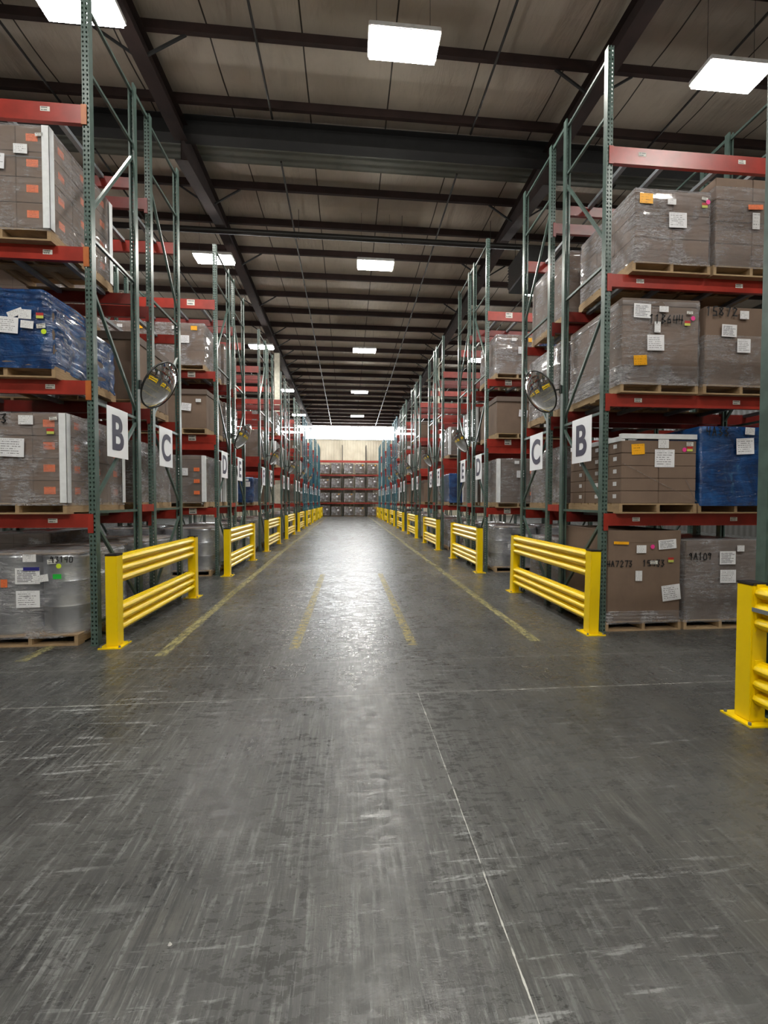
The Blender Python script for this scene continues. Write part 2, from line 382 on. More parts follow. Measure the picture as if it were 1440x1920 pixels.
# ------------------------------------------------------------------ building shell
XW0, XW1, YW0, YW1 = -17.0, 19.0, -9.5, 46.7
RIDGE_Y, RIDGE_Z, SLOPE = 11.3, 10.98, .0245
def deck(y): return RIDGE_Z - SLOPE * abs(y - RIDGE_Y) * (1.0 if y > RIDGE_Y else 1.6)
fl = MB().box(XW0 - .3, XW1 + .3, YW0 - .3, YW1 + .3, -.25, 0).build('floor', M['floor']); tag(fl, kind='structure')
def wall(name, *b):
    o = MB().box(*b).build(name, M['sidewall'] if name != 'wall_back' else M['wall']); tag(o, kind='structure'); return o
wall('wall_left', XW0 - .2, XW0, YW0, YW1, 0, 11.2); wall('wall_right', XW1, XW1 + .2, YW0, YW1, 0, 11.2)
wall('wall_back', XW0, XW1, YW0 - .2, YW0, 0, 11.2)
o = MB().box(XW0, XW1, YW1, YW1 + .2, 0, 8.44).box(XW0, XW1, YW1, YW1 + .2, 9.9, 11.2).build('wall_far', M['wall']); tag(o, kind='structure')
# daylight strip high in the far wall
x = XW0 + .1; k = 1
while x < XW1 - 1:
    x1 = min(x + 3.0, XW1)
    o = MB().box(x + .02, x1 - .02, YW1 + .06, YW1 + .1, 8.44, 9.9).build(f'window_{k}', M['win']); tag(o, kind='structure')
    MB().box(x - .02, x + .02, YW1 + .0, YW1 + .14, 8.44, 9.9).build('window_mullion', M['mull'], o)
    x = x1; k += 1
o = MB().box(XW0, XW1, YW1 - .06, YW1 - .002, 8.36, 8.44).build('trim_1', M['mull']); tag(o, kind='structure')
# ceiling deck with sagging insulation between the purlins
PUR = [RIDGE_Y + 1.45 + 1.524 * k for k in range(23)]
PURN = [RIDGE_Y - 1.15 - 1.524 * k for k in range(13)]
ys = sorted(PUR + PURN)
c = MB(); rows = []
for a, b in zip([YW0 - .2] + ys, ys + [YW1 + .2]):
    for j in range(4):
        y = a + (b - a) * j / 4; rows.append((y, deck(y) - .045 * math.sin(math.pi * j / 4)))
rows.append((YW1 + .2, deck(YW1 + .2)))
for (y0, z0), (y1, z1) in zip(rows, rows[1:]):
    mi = 1 if (y0 > RIDGE_Y + .1 and y1 < RIDGE_Y + 1.2) else 0
    c.quad([(XW0, y0, z0), (XW1, y0, z0), (XW1, y1, z1), (XW0, y1, z1)], mi)
for (y0, z0), (y1, z1) in zip(rows, rows[1:]):
    c.quad([(XW0, y0, z0 + .12), (XW1, y0, z0 + .12), (XW1, y1, z1 + .12), (XW0, y1, z1 + .12)], 0)
ceil = c.build('ceiling', [M['ceil'], M['ridge']], smooth=False); tag(ceil, kind='structure')
def zsec(depth, fl_, th=.012): return [(0, 0), (fl_, 0), (fl_, th), (th, th), (th, depth)]
for y in PUR + PURN:
    z = deck(y) - .01; p = MB()
    p.box(XW0 + .02, XW1 - .02, y - .006, y + .006, z - .25, z); p.box(XW0 + .02, XW1 - .02, y - .085, y, z - .256, z - .244)
    p.box(XW0 + .02, XW1 - .02, y, y + .085, z - .01, z)
    p.build('purlin', M['steel'], ceil)
# ridge girder
g = MB(); gz0, gz1 = 10.40, 10.84
g.box(XW0 + .05, XW1 - .05, 10.72, 10.74, gz0, gz1); g.box(XW0 + .05, XW1 - .05, 10.58, 10.88, gz0 - .02, gz0); g.box(XW0 + .05, XW1 - .05, 10.58, 10.88, gz1 - .02, gz1)
g.build('ridge_girder', M['girder'], ceil)
for rx in (-13.05, -3.95, 5.15, 14.25):
    for (ya, yb) in ((YW0, RIDGE_Y - .7), (RIDGE_Y - .7, YW1)):
        r = MB(); n = 12
        for i in range(n):
            y0 = ya + (yb - ya) * i / n; y1 = ya + (yb - ya) * (i + 1) / n
            def fz(y):
                h = .72
                if ya > 5: h += .45 * max(0, 1 - (y - ya) / 2.2)
                return deck(y) - h
            za, zb, ta, tb = fz(y0), fz(y1), deck(y0) - .27, deck(y1) - .27
            for s in (-.006, .006): r.quad([(rx + s, y0, za), (rx + s, y1, zb), (rx + s, y1, tb), (rx + s, y0, ta)])
            for dz in (0, .014): r.quad([(rx - .15, y0, za - dz), (rx + .15, y0, za - dz), (rx + .15, y1, zb - dz), (rx - .15, y1, zb - dz)])
            for s in (-.15, .15): r.quad([(rx + s, y0, za), (rx + s, y1, zb), (rx + s, y1, zb - .014), (rx + s, y0, za - .014)])
            r.quad([(rx - .12, y0, ta), (rx + .12, y0, ta), (rx + .12, y1, tb), (rx - .12, y1, tb)])
        rf = r.build('rafter', M['steel'], ceil)
        for i, y in enumerate(PUR + PURN):
            if ya + .5 < y < yb and i % 2 == 0 or (ya > 5 and 22 < y < 34):
                if not (ya + .3 < y < yb): continue
                for s in (-1, 1):
                    MB().bar((rx + s * .12, y, fz(y) + .02), (rx + s * .85, y, deck(y) - .25), .04, .04).build('flange_brace', M['girder'], rf)
# cream building columns standing in the gap between back-to-back racks
for i, cx in enumerate((-3.95, 5.15)):
    q = MB(); cy, ch = 24.22, deck(24.2) - .74
    q.box(cx - .15, cx + .15, cy - .08, cy - .068, 0, ch).box(cx - .15, cx + .15, cy + .068, cy + .08, 0, ch).box(cx - .006, cx + .006, cy - .068, cy + .068, 0, ch)
    q.box(cx - .15, cx - .14, cy - .068, cy + .068, .0, ch)
    tag(q.build('building_column', M['cream']), kind='structure')

# ------------------------------------------------------------------ overhead services
def pipe(name, a, b, r, label, group=None, mat='pipe', drops=None):
    t = empty(name, a); tag(t, label, 'pipe', group)
    d = Vector(b) - Vector(a)
    MB().tube((0, 0, 0), d, r, 12).build('pipe_run', M[mat], t, smooth=True)
    for q in (drops or []):
        p = d * q
        top = deck(a[1] + p.y) - .27
        MB().tube(p + Vector((0, 0, r)), (p.x, p.y, top - a[2]), .008, 6).build('hanger_rod', M['pipe'], t)
        MB().tube(p - Vector((0, 0, r + .05)), p, .014, 8).build('sprinkler_head', M['strap'], t)
    return t
pipe('sprinkler_main', (XW0 + .1, 13.4, 9.88), (XW1 - .1, 13.4, 9.88), .085, 'thick black sprinkler main crossing under the ceiling in front of the second lamp', drops=[.2, .33, .43, .52, .6, .7, .82])
for px, wh in ((-6.45, 'left of the left roof rafter'), (-1.76, 'over the left half of the main aisle'), (3.0, 'over the right half of the main aisle'), (7.6, 'right of the right roof rafter')):
    for ya, yb, w2 in ((-9, 10.3, 'near'), (11.6, 45.5, 'far')):
        z = deck((ya + yb) / 2) - .33; ddz = (deck(yb) - deck(ya))
        t = empty('sprinkler_branch', (px, ya, deck(ya) - .31)); tag(t, f'thin black sprinkler pipe, {w2} roof slope, {wh}', 'pipe')
        L = yb - ya
        MB().tube((0, 0, 0), (0, L, ddz), .026, 8).build('pipe_run', M['pipe'], t)
        for q in range(1, int(L / 3)):
            f = q * 3 / L; MB().tube((0, L * f, ddz * f - .08), (0, L * f, ddz * f), .02, 6).build('sprinkler_head', M['pipe'], t)
# unit heater hung over the right racks
t = empty('unit_heater', (5.25, 12.3, 8.45)); tag(t, 'dark boxy unit heater with side louvres hung under the roof on the right', 'heater')
MB().box(0, 1.5, 0, 1.25, 0, .82).build('heater_casing', M['heater'], t, bevel=.01)
lv = MB()
for i in range(8):
    Mx = Matrix.Translation((-.02, .62, .09 + i * .095)) @ Matrix.Rotation(.6, 4, 'Y'); lv.box(-.05, .02, -.56, .56, -.004, .004, 0, Mx)
lv.build('louvre', M['heater'], t)
for a, b in ((.1, .1), (1.4, .1), (.1, .95), (1.4, .95)): MB().tube((a, b, .82), (a, b, deck(12.3 + b) - .02 - 8.45), .008, 6).build('hanger_rod', M['pipe'], t)

# ------------------------------------------------------------------ lamps
hm = MB().box(-.59, .59, -.25, .25, 0, .09).mesh('lamp_housing', M['housing'], bevel=.01)
dm = MB().box(-.56, .56, -.22, .22, -.055, -.001).mesh('lamp_diffuser', M['lamp'])
def side_word(x): return {-4: 'left', 0: 'centre', 7: 'right'}.get(min((-4, 0, 7), key=lambda q: abs(q - x)))
order = ['nearest', 'second', 'third', 'fourth', 'fifth', 'added fill, farthest']  # the last row is added to brighten the far wall racks
for x, y in LAMPS:
    t = empty('high_bay_light', (x, y, LAMP_Z))
    if y < 5: lab = 'bright rectangular warehouse lamp hanging over the open floor behind the viewer'
    elif abs(x) > 9: lab = 'added unseen fill lamp hanging far out over the outer racks'
    else:
        n = order[min(range(6), key=lambda q: abs((7, 14, 21.6, 29.5, 37.8, 43.6)[q] - y))]
        lab = f'bright rectangular lamp, {n} from the viewer in the {side_word(x)} row under the ceiling'
    tag(t, lab, 'ceiling light', 'high bay lamps')
    inst('lamp_housing', hm, t); inst('diffuser', dm, t)
    wz = deck(y) - .05 - LAMP_Z
    for s in (-.45, .45): MB().tube((s, 0, .09), (s, 0, wz), .004, 5).build('hanging_wire', M['pipe'], t)

# ------------------------------------------------------------------ floor markings
def line_strip(name, pts, wd, label, mat, closed=None):
    l = MB()
    for (x0, y0), (x1, y1) in zip(pts, pts[1:]):
        n = max(1, int((y1 - y0) / 2))
        for i in range(n):
            a = i / n; b = (i + 1) / n
            xa, ya_, xb, yb_ = x0 + (x1 - x0) * a, y0 + (y1 - y0) * a, x0 + (x1 - x0) * b, y0 + (y1 - y0) * b
            l.quad([(xa - wd / 2, ya_, .003), (xa + wd / 2, ya_, .003), (xb + wd / 2, yb_, .003), (xb - wd / 2, yb_, .003)])
    tag(l.build(name, mat), label, 'floor line', 'painted aisle lines')
line_strip('painted_line', [(-1.99, 4.6), (-2.05, 8), (-2.12, 13), (-2.15, 30), (-2.15, 44)], .12, 'faded yellow floor line running beside the left guard rails', M['yl'])
line_strip('painted_line', [(-.6, 4.7), (-.58, 6.2), (-.56, 9.5)], .11, 'almost worn away yellow floor line left of the aisle centre', M['yl2'])
line_strip('painted_line', [(.74, 4.72), (.73, 9.5)], .11, 'scuffed yellow floor line just right of the aisle centre joint', M['yl2'])
line_strip('painted_line', [(2.21, 4.74), (2.2, 7.4), (2.21, 8.2), (2.2, 16.4), (2.2, 44)], .12, 'faded yellow floor line running beside the right guard rails', M['yl'])
line_strip('painted_line', [(-3.34, 4.56), (-3.33, 5.9)], .12, 'short yellow floor line ending under the drum pallet at rack B', M['yl'])
cr = MB(); 
for i in range(7):
    a = i / 7 * 6.28; cr.quad([(0, 0, .012), (.008 * math.cos(a), .006 * math.sin(a), .0), (.009 * math.cos(a + .9), .006 * math.sin(a + .9), 0)])
tag(cr.build('paper_scrap', M['crumb'], loc=(-.66, 1.58, .001)), 'tiny white scrap lying on the near concrete floor left of centre', 'scrap')

# ------------------------------------------------------------------ pallet racking
RD, BAY, FLUE, PITCH_R = 1.06, 2.55, .37, 4.495
XL, XR = -2.87, 3.2
LEVELS = (1.50, 2.99, 4.46, 6.0)
def post_mesh(h, perf, solid):
    p = MB(); w2 = .038
    p.box(-w2, w2, 0, .0025, 0, h, 1)
    for s in (-1, 1):
        x0, x1 = sorted((s * w2, s * (w2 - .003))); p.box(x0, x1, .0025, .072, .0, h, 0)
        x0, x1 = sorted((s * w2, s * (w2 - .022))); p.box(x0, x1, .072, .075, 0, h, 0)
    return p.mesh('post', [solid, perf])
def lattice_mesh(mat, h):
    p = MB(); a, b = .06, RD - .06
    for z in (.25, 1.52, 2.77, 4.6, 6.42, h - .1): p.bar((0, a, z), (0, b, z), .032, .032)
    for za, zb in ((1.38, .32), (1.66, 2.7), (4.05, 2.88), (4.9, 6.25)): p.bar((0, a, za), (0, b, zb), .032, .032)
    return p.mesh('upright_frame', mat)
def brace_meshes(mat, h):
    a, b = .06, RD - .06
    return [MB().bar((0, a, za), (0, b, zb), .032, .032).mesh('brace', mat) for za, zb in
            [(z, z) for z in (.25, 1.52, 2.77, 4.6, 6.42, h - .1)] + [(1.38, .32), (1.66, 2.7), (4.05, 2.88), (4.9, 6.25)]]
foot = lambda mat: MB().box(-.043, .043, -.02, .1, 0, .008).mesh('foot_plate', mat)
PM = {}
for key, (pf, so) in dict(green=('green_p', 'green'), blue=('blue_p', 'blue'), dark=('dark', 'dark')).items():
    PM[key] = {h: post_mesh(h, M[pf], M[so]) for h in (7.2, 7.65, 8.3)}
    PM[key]['lat'] = {h: lattice_mesh(M[so], h) for h in (7.2, 7.65, 8.3)}
    PM[key]['br'] = {h: brace_meshes(M[so], h) for h in (7.2, 7.65, 8.3)}
    PM[key]['foot'] = foot(M[so])
def beam_mesh(hh, mat, groove=False, con=None):
    p = MB(); x0, x1 = .04, BAY - .04
    p.box(x0, x1, -.002, .045, -hh, -.035); p.box(x0, x1, -.002, .018, -.035, 0)
    if groove: p.box(x0, x1, -.008, -.002, -hh * .5 - .012, -hh * .5 + .012)
    if not con:
        for xa, xb in ((-.0, .046), (BAY - .046, BAY)): p.box(xa, xb, -.012, -.003, -.215, .0); 
        for xa, xb in ((.039, .046), (BAY - .046, BAY - .039)): p.box(xa, xb, -.012, .05, -.215, 0)
    return p.mesh('load_beam', mat)
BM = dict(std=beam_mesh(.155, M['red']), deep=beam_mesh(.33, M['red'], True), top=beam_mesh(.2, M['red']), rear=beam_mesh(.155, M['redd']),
          bare=beam_mesh(.155, M['red'], False, True), bare_top=beam_mesh(.2, M['red'], False, True))
SUP = MB().box(-.03, .03, .047, RD - .047, -.05, -.004).mesh('pallet_support', M['strap'])
cm = MB()
cm.box(-.012, .046, -.012, -.003, -.215, 0); cm.box(.037, .046, -.012, .05, -.215, 0)
CON = {k: cm.mesh('beam_connector', M[k]) for k in ('orange', 'red')}
cm2 = MB(); cm2.box(-.046, .012, -.012, -.003, -.215, 0); cm2.box(-.046, -.037, -.012, .05, -.215, 0)
CON2 = {k: cm2.mesh('beam_connector', M[k]) for k in ('orange', 'red')}
def paper_mesh(w_, h_, mat):
    q = MB(); q.quad([(-w_ / 2, 0, -h_ / 2), (w_ / 2, 0, -h_ / 2), (w_ / 2, 0, h_ / 2), (-w_ / 2, 0, h_ / 2)], 0, [(0, 0), (1, 0), (1, 1), (0, 1)]); return q.mesh('paper', mat)
BTAG = paper_mesh(.1, .05, M['bar']); BTAG2 = paper_mesh(.16, .12, M['bar'])
LET = 'BCDEFGHIJKLMNOPQRS'
def make_rack(x0, yf, flip, nb, colour, rich, label, height=7.2, tall_end=None, end='x0', spacer=False, levels=LEVELS, deep=False, empty_levels=()):
    """x0: smaller world x of the row; yf: world y of its front face; flip: front faces +y"""
    L = nb * BAY
    root = empty('pallet_rack', (x0 + (L if flip else 0), yf, 0), math.pi if flip else 0)
    tag(root, label, 'pallet rack', 'pallet racks')
    for k in range(nb + 1):
        h = tall_end if (tall_end and ((k == nb) if not flip else (k == 0))) else height
        if rich:
            fr = empty('upright_frame', (k * BAY, 0, 0), 0, root)
            for bmx in PM[colour]['br'][height]: inst('brace', bmx, fr)
        else: fr = inst('upright_frame', PM[colour]['lat'][height], root, (k * BAY, 0, 0))
        inst('post', PM[colour][h], fr, (0, 0, 0)); inst('post', PM[colour][height], fr, (0, RD, 0), math.pi)
        if rich:
            inst('foot_plate', PM[colour]['foot'], fr); inst('foot_plate', PM[colour]['foot'], fr, (0, RD, 0), math.pi)
    for k in range(nb):
        for li, z in enumerate(levels):
            kind = 'top' if li == 3 else ('deep' if (deep and li == 1) else 'std')
            z_ = z + (.1 if kind == 'deep' else 0)
            if rich == 2 and kind != 'deep':
                b = inst('load_beam', BM['bare_top' if li == 3 else 'bare'], root, (k * BAY, 0, z_))
                for j, C in ((0, CON), (BAY, CON2)):
                    near = (x0 < 0)
                    inst('beam_connector', C['orange' if (near and li in (1, 2, 3)) else 'red'], b, (j, 0, 0))
            else: b = inst('load_beam', BM[kind], root, (k * BAY, 0, z_))
            if rich:
                for q in ((.42, 1.75) if rich == 2 else (.5,)):
                    xx = q if not (x0 < 0 and not flip) else BAY - q
                    inst('beam_tag', BTAG if rich == 2 else BTAG2, b, (xx, -.0045, -.075))
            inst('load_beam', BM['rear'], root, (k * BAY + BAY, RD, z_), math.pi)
            if rich:
                for q in (.35, .85, 1.6, 2.15): inst('pallet_support', SUP, root, (k * BAY + q, 0, z_))
    if spacer:
        xe = L if not flip else 0
        for k in range(nb + 1):
            s = MB().box(k * BAY - .04, k * BAY + .04, RD + .013, RD + FLUE - .014, 1.5, 1.6); s.build('row_spacer', M['red' if colour != 'blue' else 'blue'], root)
            s = MB().box(k * BAY - .015, k * BAY + .015, RD + .001, RD + FLUE - .002, height - .08, height - .03); s.build('row_spacer', M['green' if colour != 'blue' else 'blue'], root)
    return root
# ------------------------------------------------------------------ pallet loads
def pallet_mesh(wd=1.02, dp=1.2):
    p = MB(); a = random.uniform(.08, .1)
    for x in (-wd / 2 + .02, 0, wd / 2 - .02): p.box(x - .02, x + .02, 0, dp, .018, .108)
    n = 7
    for i in range(n):
        y = dp * i / n; p.box(-wd / 2, wd / 2, y + .006, y + dp / n - .02, .108, .125)
    for y in (0, dp / 2 - .07, dp - .12): p.box(-wd / 2, wd / 2, y, y + .12, 0, .018)
    return p.mesh('wooden_pallet', M['wood'])
PAL = pallet_mesh()
PH = .125
def shell_mesh(wd, dp, h, rad, mat, amp=.006, seed=0, dome=.02, skirt=.03, bulge=0.0, name='stretch_wrap'):
    rnd = random.Random(seed); n = 64; rings = 18; prof = []
    hx, hy = wd / 2, dp / 2; pts = []
    per = []
    for q, (cx, cy, a0) in enumerate(((hx - rad, hy - rad, 0), (-hx + rad, hy - rad, 90), (-hx + rad, -hy + rad, 180), (hx - rad, -hy + rad, 270))):
        for i in range(5):
            a = math.radians(a0 + i * 22.5); per.append((cx + rad * math.cos(a), cy + rad * math.sin(a), math.cos(a), math.sin(a)))
        # points along the straight edge to next corner
        nx_ = ((-hx + rad, hy), (-hx, -hy + rad), (hx - rad, -hy), (hx, hy - rad))[q]; c0 = per[-1]
        for i in range(1, 8):
            f = i / 8; per.append((c0[0] + (nx_[0] - c0[0]) * f, c0[1] + (nx_[1] - c0[1]) * f, c0[2], c0[3]))
    m_ = len(per); s = MB()
    ph = [rnd.uniform(0, 6.28) for _ in range(8)]
    for r in range(rings + 1):
        z = -skirt + (h + skirt) * r / rings; t = r / rings
        for i, (x, y, nx, ny) in enumerate(per):
            d = amp * (math.sin(i * .9 + ph[0] + t * 3) * .5 + math.sin(t * 23 + ph[1] + i * .25) * .5 + rnd.uniform(-.6, .6)) + bulge * math.sin(math.pi * t)
            s.v.append((x + nx * d, y + ny * d + dp / 2, z))
    for r in range(rings):
        for i in range(m_):
            j = (i + 1) % m_; s.f.append((r * m_ + i, r * m_ + j, (r + 1) * m_ + j, (r + 1) * m_ + i)); s.mi.append(0)
    base = rings * m_; prev = base
    for q, (sc, dz) in enumerate(((.93, .35), (.6, .8))):
        k = len(s.v)
        for i in range(m_): x, y, z = s.v[base + i]; s.v.append((x * sc, (y - dp / 2) * sc + dp / 2, h + dome * dz + rnd.uniform(-.3, .3) * amp))
        for i in range(m_): j = (i + 1) % m_; s.f.append((prev + i, prev + j, k + j, k + i)); s.mi.append(0)
        prev = k
    s.v.append((0, dp / 2, h + dome)); c_ = len(s.v) - 1
    for i in range(m_): s.f.append((prev + i, prev + (i + 1) % m_, c_)); s.mi.append(0)
    me = s.mesh(name, mat, smooth=False); me.polygons.foreach_set('use_smooth', [True] * len(me.polygons)); return me
_pm = {}
def P(w_, h_, k):
    key = (w_, h_, k)
    if key not in _pm: _pm[key] = paper_mesh(w_, h_, M[k])
    return _pm[key]
def disc_mesh(r, mat):
    q = MB(); q.quad([(r * math.cos(a * math.pi / 9), 0, r * math.sin(a * math.pi / 9)) for a in range(18)]); return q.mesh('disc', M[mat])
# single-stroke hand lettering
STK = {'0': [[(0, .2), (.1, 0), (.5, 0), (.6, .3), (.55, .8), (.3, 1), (.05, .8), (0, .2)]], '1': [[(.1, .8), (.3, 1), (.28, 0)]],
       '2': [[(0, .8), (.3, 1), (.55, .75), (.05, .05), (.65, .08)]], '3': [[(0, .95), (.5, .95), (.2, .55), (.55, .3), (.3, 0), (0, .1)]],
       '4': [[(.1, 1), (0, .45), (.6, .5)], [(.5, 1), (.42, 0)]], '5': [[(.6, 1), (.1, .95), (.05, .55), (.5, .5), (.5, .1), (0, .05)]],
       '6': [[(.45, 1), (.05, .5), (.1, .05), (.5, .1), (.45, .45), (.1, .4)]], '7': [[(0, .95), (.6, 1), (.2, 0)]],
       '8': [[(.5, .85), (.2, 1), (.05, .75), (.5, .3), (.3, 0), (0, .2), (.5, .85)]], '9': [[(.5, .8), (.2, 1), (.05, .7), (.45, .6), (.5, .9), (.4, 0)]],
       'A': [[(0, 0), (.3, 1), (.6, 0)], [(.12, .4), (.5, .42)]], 'B': [[(.05, 0), (.08, 1), (.45, .85), (.1, .55), (.55, .3), (.05, 0)]]}
def writing_mesh(txt, size, seed=0):
    rnd = random.Random(seed); q = MB(); x = 0; th = size * .08
    tot = len(txt) * .82 * size
    for ch in txt:
        for st in STK.get(ch, []):
            pts = [(x + (px + rnd.uniform(-.05, .05)) * size * .85, (pz + rnd.uniform(-.06, .06)) * size) for px, pz in st]
            for (ax, az), (bx, bz) in zip(pts, pts[1:]):
                dx, dz = bx - ax, bz - az; L = math.hypot(dx, dz) or 1; nx, nz = -dz / L * th, dx / L * th; ex, ez = dx / L * th * .6, dz / L * th * .6
                q.quad([(ax - nx - ex - tot / 2, 0, az - nz - ez), (bx - nx + ex - tot / 2, 0, bz - nz + ez), (bx + nx + ex - tot / 2, 0, bz + nz + ez), (ax + nx - ex - tot / 2, 0, az + nz - ez)])
        x += size * rnd.uniform(.72, .86)
    return q.mesh('marker_writing', M['ink'])
DISC = {k: disc_mesh(.028, k) for k in ('pink', 'lime', 'osk')}
def decal(root, kind, x, z, y=-.02, tilt=0, w_=None, h_=None):
    """stick a printed piece on the front face (local y = 0 side)"""
    nm = {'doc': 'printed_label', 'form': 'shipping_label', 'tagw': 'small_label', 'bar': 'barcode_sticker', 'or': 'orange_sticker', 'am': 'amber_sticker'}.get(kind)
    if kind in DISC: o = inst('round_sticker', DISC[kind], root, (x, y - .004, z)); return o
    if kind == 'flag':
        o = inst('status_flag', P(.075, .03, 'flagr'), root, (x, y - .001, z + .015)); inst('yellow_half', P(.075, .03, 'flagy'), o, (0, 0, -.03)); return o
    if kind == 'green': o = inst('green_sticker', P(.09, .055, 'grn'), root, (x, y, z)); return o
    sz = {'doc': (.2, .16), 'form': (.2, .15), 'tagw': (.11, .07), 'bar': (.08, .035), 'or': (.12, .08), 'am': (.13, .09)}[kind]
    if w_: sz = (w_, h_)
    mk = {'doc': 'paper', 'form': 'paper2', 'tagw': 'small', 'bar': 'bar', 'or': 'osk', 'am': 'ysk'}[kind]
    o = inst(nm, P(sz[0], sz[1], mk), root, (x, y, z)); o.rotation_euler = (0, tilt, 0); return o
def corner_boards(root, wd, h, dp=1.2):
    for sx in (-1, 1):
        for yy in (0, dp):
            q = MB(); s = 1 if yy == 0 else -1
            e = .02
            q.box(*sorted((sx * (wd / 2 + e), sx * (wd / 2 - .055))), *sorted((yy - s * (e - .004), yy - s * e)), PH, PH + h)
            q.box(*sorted((sx * (wd / 2 + e - .004), sx * (wd / 2 + e))), *sorted((yy - s * e, yy + s * .055)), PH, PH + h)
            q.build('corner_board', M['board'], root)
def carton_stack(root, wd, dp, h, nx, ny, nl, seed=0, mat='card', individual=True, stickers=None):
    rnd = random.Random(seed); lw, ld, lh = wd / nx, dp / ny, h / nl
    for l in range(nl):
        for i in range(nx):
            for j in range(ny):
                x0 = -wd / 2 + i * lw + rnd.uniform(-.002, .002); y0 = j * ld + rnd.uniform(-.002, .002) + .002; z0 = PH + l * lh
                q = MB().box(x0 + .002, x0 + lw - .002, y0, y0 + ld - .004, z0 + .001, z0 + lh - .002)
                c_ = q.build('carton', M[mat], root, bevel=.004)
                if stickers and (i in (0, nx - 1)) and j == 0 :
                    o = inst('orange_sticker', P(.12, .08, 'osk'), c_, (x0 + lw * .5, y0 - .0025, z0 + lh * .55))
                if stickers == 'side' and i == nx - 1:
                    o = inst('orange_sticker', P(.1, .08, 'osk'), c_, (x0 + lw, y0 + ld * .5, z0 + lh * .55), math.pi / 2)
                if stickers == 'white' and i == 0:
                    pass
def sheet_stack(root, wd, dp, h, mat): return MB().box(-wd / 2, wd / 2, .003, dp - .003, PH, PH + h).build('carton_stack', M[mat], root, bevel=.006)
CAT = 'pallet load'
def load_root(x, y, z, flip, label, group=None):
    t = empty('pallet_load', (x, y, z), math.pi if flip else 0); tag(t, label, CAT, group); inst('wooden_pallet', PAL, t); return t
WR = {}
def wrap(root, wd, dp, h, kind='film', rad=.03, seed=0, name='stretch_wrap', **kw):
    key = (wd, dp, h, kind, rad, seed)
    if key not in WR: WR[key] = shell_mesh(wd + .02, dp + .02, h + .006, rad, M[kind], seed=seed, **kw)
    return inst(name, WR[key], root, (0, -.01, PH))
def drums(root, seed=0, lo=True):
    for a, b in ((-.27, .32), (.27, .32), (-.27, .88), (.27, .88)):
        q = MB(); R = .275
        zs = [(0, R), (.02, R + .006), (.04, R), (.3, R), (.31, R + .006), (.33, R), (.58, R), (.6, R + .006), (.61, R), (.86, R), (.88, R + .008), (.9, R)]
        n = 28; k = 0
        for z, r in zs:
            for i in range(n): q.v.append((a + r * math.cos(2 * math.pi * i / n), b + r * math.sin(2 * math.pi * i / n), PH + z))
        for r in range(len(zs) - 1):
            for i in range(n): j = (i + 1) % n; q.f.append((r * n + i, r * n + j, (r + 1) * n + j, (r + 1) * n + i)); q.mi.append(0)
        q.f.append(tuple((len(zs) - 1) * n + i for i in range(n))); q.mi.append(0)
        q.build('drum', M['drum'], root, smooth=True)
    MB().box(-.5, .5, .06, 1.14, PH + .905, PH + .925).build('top_sheet', M['kraft'], root, bevel=.008)
    wrap(root, 1.1, 1.16, .92, 'film2', .26, seed, dome=.05, amp=.008)

# prototypes, reused for the repeats further down the aisle
def proto(fn): return fn
def L_wrapped(root, s):      # tall stack of cartons under film
    h = (.98, .86, 1.02)[s % 3]; sheet_stack(root, 1.0, 1.18, h, 'cards'); wrap(root, 1.0, 1.18, h, 'film2' if s % 2 else 'film', .03, s)
    decal(root, 'doc', .1, PH + h * .6); decal(root, 'tagw', -.1, PH + h * .88); decal(root, 'am', .3, PH + h * .88)
def L_taupe(root, s):
    h = (.9, 1.05)[s % 2]; sheet_stack(root, .98, 1.15, h, 'cards2'); wrap(root, .98, 1.15, h, 'film2', .03, s + 5)
    decal(root, 'doc', .22, PH + h * .6); decal(root, 'tagw', .1, PH + h * .9)
def L_boards(root, s):
    h = (1.0, .92)[s % 2]; sheet_stack(root, .98, 1.16, h, 'cards2'); corner_boards(root, .98, h, 1.16); wrap(root, .98, 1.16, h, 'film', .03, s + 9)
    decal(root, 'doc', .05, PH + h * .65); decal(root, 'tagw', -.05, PH + h * .92)
    for q in (.2, .45, .7): decal(root, 'or', .33, PH + h * q, -.013)
def L_box(root, s):
    h = (.82, .95)[s % 2]; sheet_stack(root, 1.02, 1.18, h, 'card'); MB().box(-.525, .525, -.015, 1.2, PH + h - .1, PH + h + .012).build('box_lid', M['card2'], root, bevel=.004)
    decal(root, 'doc', .1, PH + h * .55, -.02, .1); decal(root, 'tagw', .35, PH + h * .72)
def L_blue(root, s):
    h = (.78, .95)[s % 2]; sheet_stack(root, .98, 1.16, h, 'card2'); wrap(root, .98, 1.16, h, 'bluewrap', .035, s + 3, name='blue_stretch_wrap', amp=.009)
    decal(root, 'doc', .3, PH + h * .72); decal(root, 'tagw', .3, PH + h * .9)
def L_drums(root, s):
    drums(root, s)
    decal(root, 'form', -.1, PH + .5, -.014, 0, .24, .2); b = inst('label_header', P(.14, .045, 'navyp'), root, (-.06, -.018, PH + .58)); decal(root, 'tagw', .2, PH + .72, -.014)
KINDS = dict(wrapped=(L_wrapped, 'film-wrapped brown cartons'), taupe=(L_taupe, 'film-wrapped taupe cartons'), boards=(L_boards, 'corner-boarded cartons with orange stickers'),
             box=(L_box, 'large lidded brown box'), blue=(L_blue, 'blue-wrapped cartons'), drums=(L_drums, 'wrapped grey drums'))
PROTO = {}
def place_load(kind, var, x, y, z, flip, label):
    key = (kind, var)
    if key not in PROTO:
        r = load_root(x, y, z, flip, label); KINDS[kind][0](r, var); PROTO[key] = r
    else:
        r = copy_tree(PROTO[key]); r.location = (x, y, z); r.rotation_euler = (0, 0, math.pi if flip else 0)
    tag(r, label, CAT, 'pallet loads on the racks'); return r

